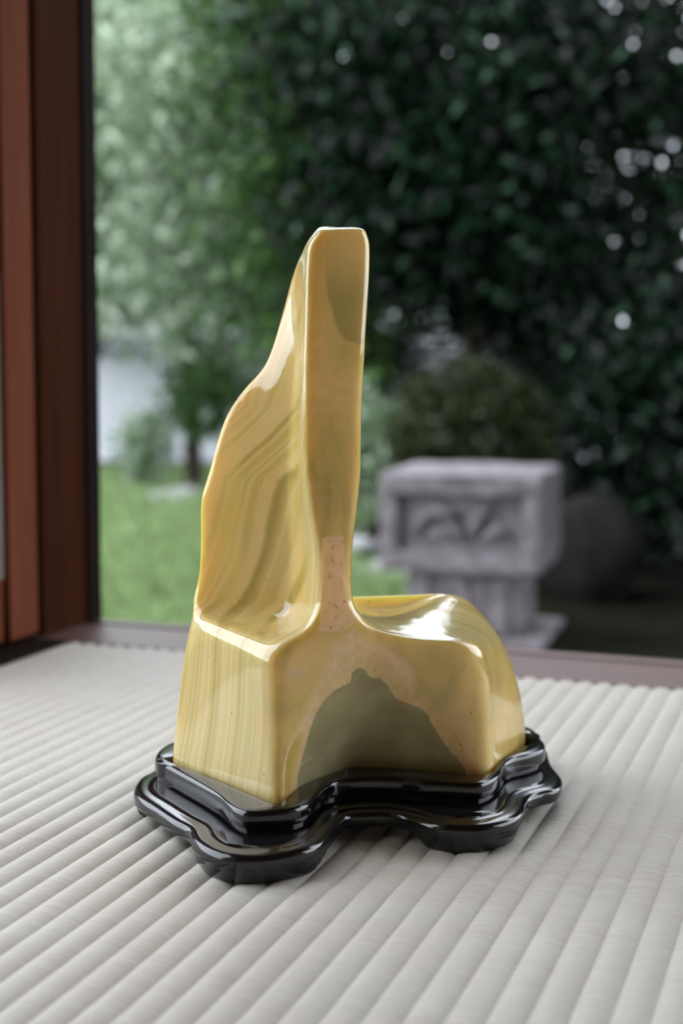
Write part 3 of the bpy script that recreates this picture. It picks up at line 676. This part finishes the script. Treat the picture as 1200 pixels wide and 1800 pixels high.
def rock(name, loc, size, mat, label, seed, cat='rock', group=None):
    bm = bmesh.new(); bmesh.ops.create_icosphere(bm, subdivisions=3, radius=1.0)
    rnd = random.Random(seed); ax = [(Vector((rnd.gauss(0, 1), rnd.gauss(0, 1), rnd.gauss(0, 1))).normalized(), rnd.uniform(0.6, 0.9)) for _ in range(16)]
    for v in bm.verts:
        for a, d in ax:
            k = v.co.dot(a)
            if k > d: v.co -= a * (k - d) * 0.95
        v.co = Vector((v.co.x * size[0], v.co.y * size[1], max(v.co.z, -0.55) * size[2]))
    o = bm_obj(name, bm, mat, None, True); o.location = loc
    return tag(o, label, cat, group)
rock('boulder', (0.78, 4.35, GZ + 0.10), (0.20, 0.2, 0.22), M_BOULDER, 'dark rounded mossy boulder to the right of the granite pedestal', 2)
rock('stepping_stone', (0.115, 4.66, GZ + 0.015), (0.13, 0.12, 0.06), M_PALESTONE, 'pale grey stepping stone left of the granite pedestal', 4, 'stone')
rock('stepping_stone', (0.05, 5.35, GZ + 0.015), (0.14, 0.12, 0.06), M_PALESTONE, 'pale grey stepping stone farther out on the lawn', 5, 'stone')
rock('stepping_stone', (-0.86, 7.3, GZ + 0.02), (0.22, 0.30, 0.07), M_PALESTONE, 'broad pale stone slab on the lawn before the white wall', 6, 'stone')

# white garden wall with a tiled cap
def build_wall():
    t = empty('garden_wall', (0, 9.6, GZ), -math.radians(6)); tag(t, 'low white plastered garden wall with grey tiled cap behind the shrubs', 'wall')
    box('plaster_face', (-4.2, 0, 0.06), (2.6, 0.14, 0.80), M_WHITEWALL, t)
    box('plinth', (-4.2, -0.03, -0.02), (2.6, 0.17, 0.06), M_BOULDER, t)
    proto = None
    for i in range(34):
        x = -4.2 + 0.2 * i
        if proto is None:
            bm = bmesh.new()
            prof = [(-0.10, 0.0), (0.0, 0.075), (0.07, 0.12), (0.14, 0.075), (0.24, 0.0)]
            lo = [bm.verts.new((0.003, y, 0.80 + z)) for y, z in prof]; hi = [bm.verts.new((0.197, y, 0.80 + z)) for y, z in prof]
            for k in range(4): bm.faces.new((lo[k], hi[k], hi[k + 1], lo[k + 1]))
            bm.faces.new((lo[4], hi[4], hi[0], lo[0])); bm.faces.new(lo[::-1]); bm.faces.new(hi)
            bmesh.ops.recalc_face_normals(bm, faces=bm.faces)
            proto = bm_obj('cap_tile', bm, M_TILE, t); proto.location.x = x
        else:
            c = proto.copy(); COL.objects.link(c); c.parent = t; c.location.x = x
build_wall()

# far wooded slope
def build_hill():
    nx, ny = 90, 30; V = []; rng = np.random.default_rng(9)
    from mathutils import noise
    for j in range(ny):
        for i in range(nx):
            x = -24 + 44 * i / (nx - 1); f = j / (ny - 1); y = 13.0 + 10 * f
            prof = 6.2 / (1 + math.exp((x - 0.2) / 0.9)) + 1.1
            z = GZ + prof * math.sin(f * math.pi / 2) ** 0.8 + noise.fractal(Vector((x * 0.9, y * 0.9, 3)), 1, 2, 4) * 0.5 * min(1, f * 4)
            V.append((x, y, z))
    F = [(j * nx + i, j * nx + i + 1, (j + 1) * nx + i + 1, (j + 1) * nx + i) for j in range(ny - 1) for i in range(nx - 1)]
    o = mesh_obj('wooded_hill', V, F, M_HILL, smooth=True); tag(o, 'hazy grey green wooded slope far behind the wall', 'hill', kind='structure')
build_hill()

EVG = 'dark evergreens behind the pedestal'
tree('evergreen_tree', (1.55, 5.7, GZ), [(1.45, 5.7, 1.65, 0.85, 0.6, 0.75), (1.75, 5.5, 0.75, 0.6, 0.5, 0.6), (0.95, 5.9, 1.05, 0.5, 0.45, 0.6), (1.5, 5.4, 0.1, 0.55, 0.4, 0.42)],
     15000, 0.075, M_LEAF_D, 'dark glossy evergreen tree above the dark boulder', 'tree', EVG, 11)
tree('evergreen_tree', (0.55, 6.5, GZ), [(0.45, 6.4, 1.75, 0.85, 0.6, 0.75), (0.25, 6.4, 1.0, 0.5, 0.45, 0.45), (0.95, 6.6, 0.75, 0.5, 0.4, 0.42), (0.62, 6.5, 0.62, 0.42, 0.35, 0.22)],
     15000, 0.075, M_LEAF_D, 'dark evergreen tree rising behind the clipped round shrub', 'tree', EVG, 12)
tree('evergreen_tree', (-0.25, 6.9, GZ), [(-0.25, 6.9, 1.75, 0.5, 0.5, 0.75), (-0.15, 6.8, 0.85, 0.45, 0.4, 0.5), (0.02, 6.7, 0.25, 0.22, 0.3, 0.3)],
     9000, 0.075, M_LEAF_M, 'mid green evergreen tree left of the dark evergreens', 'tree', EVG, 13)
tree('evergreen_tree', (1.75, 7.6, GZ), [(1.5, 7.6, 1.2, 0.9, 0.4, 1.0), (2.2, 7.6, 2.0, 0.9, 0.4, 1.2), (1.6, 7.5, 0.2, 0.8, 0.4, 0.55), (0.95, 7.7, 1.75, 0.6, 0.4, 0.7)],
     13500, 0.085, M_LEAF_D, 'tall dark evergreen closing the garden behind the dark boulder', 'tree', EVG, 14)
tree('evergreen_tree', (0.1, 8.3, GZ), [(0.2, 8.3, 1.9, 0.9, 0.4, 0.9), (-0.25, 8.3, 1.0, 0.45, 0.35, 0.5), (0.75, 8.3, 1.25, 0.6, 0.35, 0.6), (0.35, 8.3, 0.75, 0.5, 0.3, 0.35), (1.15, 8.3, 0.5, 0.35, 0.3, 0.5), (0.22, 8.3, 0.1, 0.22, 0.3, 0.35)],
     22000, 0.085, M_LEAF_D, 'dark evergreen standing close before the white wall', 'tree', EVG, 15)
tree('evergreen_tree', (3.3, 4.6, GZ), [(2.5, 4.3, 2.4, 0.9, 0.9, 0.6), (3.2, 4.6, 2.3, 0.9, 0.9, 0.9), (2.8, 5.2, 2.7, 1.0, 0.8, 0.6), (2.9, 4.6, 0.8, 0.6, 0.7, 1.0)],
     26000, 0.11, M_LEAF_D, 'added dark evergreen out of view, put in to shade the right of the garden', 'tree', EVG, 16, 0.14, 0.10)  # unseen crown, added to dim the right of the garden
tree('evergreen_tree', (1.75, 3.9, GZ), [(1.55, 3.6, 0.7, 0.45, 0.6, 0.9), (1.65, 4.3, 0.6, 0.45, 0.5, 0.9), (1.7, 3.8, 1.7, 0.5, 0.7, 0.6), (1.35, 4.5, -0.1, 0.35, 0.3, 0.35)],
     16000, 0.08, M_LEAF_D, 'dense dark evergreen hedge added to block side light from the right', 'tree', EVG, 17, 0.1, 0.06)  # added hedge, mostly out of view, keeps side light off garden and floor
LT = 'leafy trees on the lawn side'
tree('leafy_tree', (-0.85, 8.0, GZ), [(-0.80, 8.0, 1.75, 0.45, 0.45, 0.75), (-0.75, 7.8, 0.95, 0.42, 0.4, 0.4), (-0.55, 7.8, 0.45, 0.3, 0.3, 0.35)],
     3600, 0.12, M_LEAF_L, 'green leafy tree before the white wall on the lawn', 'tree', LT, 21, 0.13)
tree('leafy_tree', (-1.6, 9.0, GZ), [(-1.55, 9.0, 2.1, 0.6, 0.5, 0.75), (-1.5, 8.9, 1.15, 0.5, 0.4, 0.5), (-1.2, 8.8, 0.65, 0.35, 0.3, 0.25)],
     3000, 0.14, M_LEAF_L, 'pale green leafy tree by the corner post side of the lawn', 'tree', LT, 22, 0.15)
tree('leafy_tree', (-2.4, 11.2, GZ), [(-1.9, 11.2, 2.6, 1.0, 0.5, 1.0), (-1.6, 11.2, 1.2, 0.9, 0.5, 0.6)],
     4200, 0.15, M_LEAF_L, 'pale green tree beyond the white garden wall', 'tree', LT, 23, 0.17)
tree('leafy_tree', (-3.4, 8.4, GZ), [(-3.3, 8.4, 1.5, 0.7, 0.5, 0.8), (-3.2, 8.3, 0.7, 0.5, 0.4, 0.4)],
     3500, 0.12, M_LEAF_L, 'pale green tree standing alone at the far end of the lawn', 'tree', LT, 24, 0.15)
# shrubs
tree('clipped_shrub', (0.42, 4.85, GZ), [(0.44, 4.85, 0.0, 0.28, 0.25, 0.27)], 16000, 0.028, M_LEAF_O, 'round clipped olive green shrub directly behind the granite pedestal', 'shrub', None, 31, 0.02, 0.02, 0.9)
tree('low_shrub', (1.05, 5.1, GZ), [(1.05, 5.1, -0.05, 0.35, 0.3, 0.36), (1.3, 5.0, 0.3, 0.3, 0.3, 0.3)], 6000, 0.06, M_LEAF_D, 'dark leafy shrub with glossy leaves beside the round clipped shrub', 'shrub', None, 32, 0.06, 0.025)
tree('low_shrub', (-0.80, 7.6, GZ), [(-0.74, 7.6, 0.10, 0.20, 0.2, 0.22)], 1500, 0.06, M_LEAF_M, 'small upright green shrub in front of the white wall', 'shrub', None, 33, 0.06, 0.02)
tree('low_shrub', (-1.08, 8.0, GZ), [(-1.10, 8.0, -0.18, 0.12, 0.2, 0.2)], 1000, 0.06, M_LEAF_L, 'small pale green shrub at the foot of the white wall', 'shrub', None, 34, 0.05, 0.02)
tree('low_shrub', (0.02, 5.9, GZ), [(0.1, 5.9, -0.12, 0.18, 0.2, 0.24)], 2400, 0.05, M_LEAF_L, 'light green shrub left of the granite pedestal', 'shrub', None, 35, 0.05, 0.02)
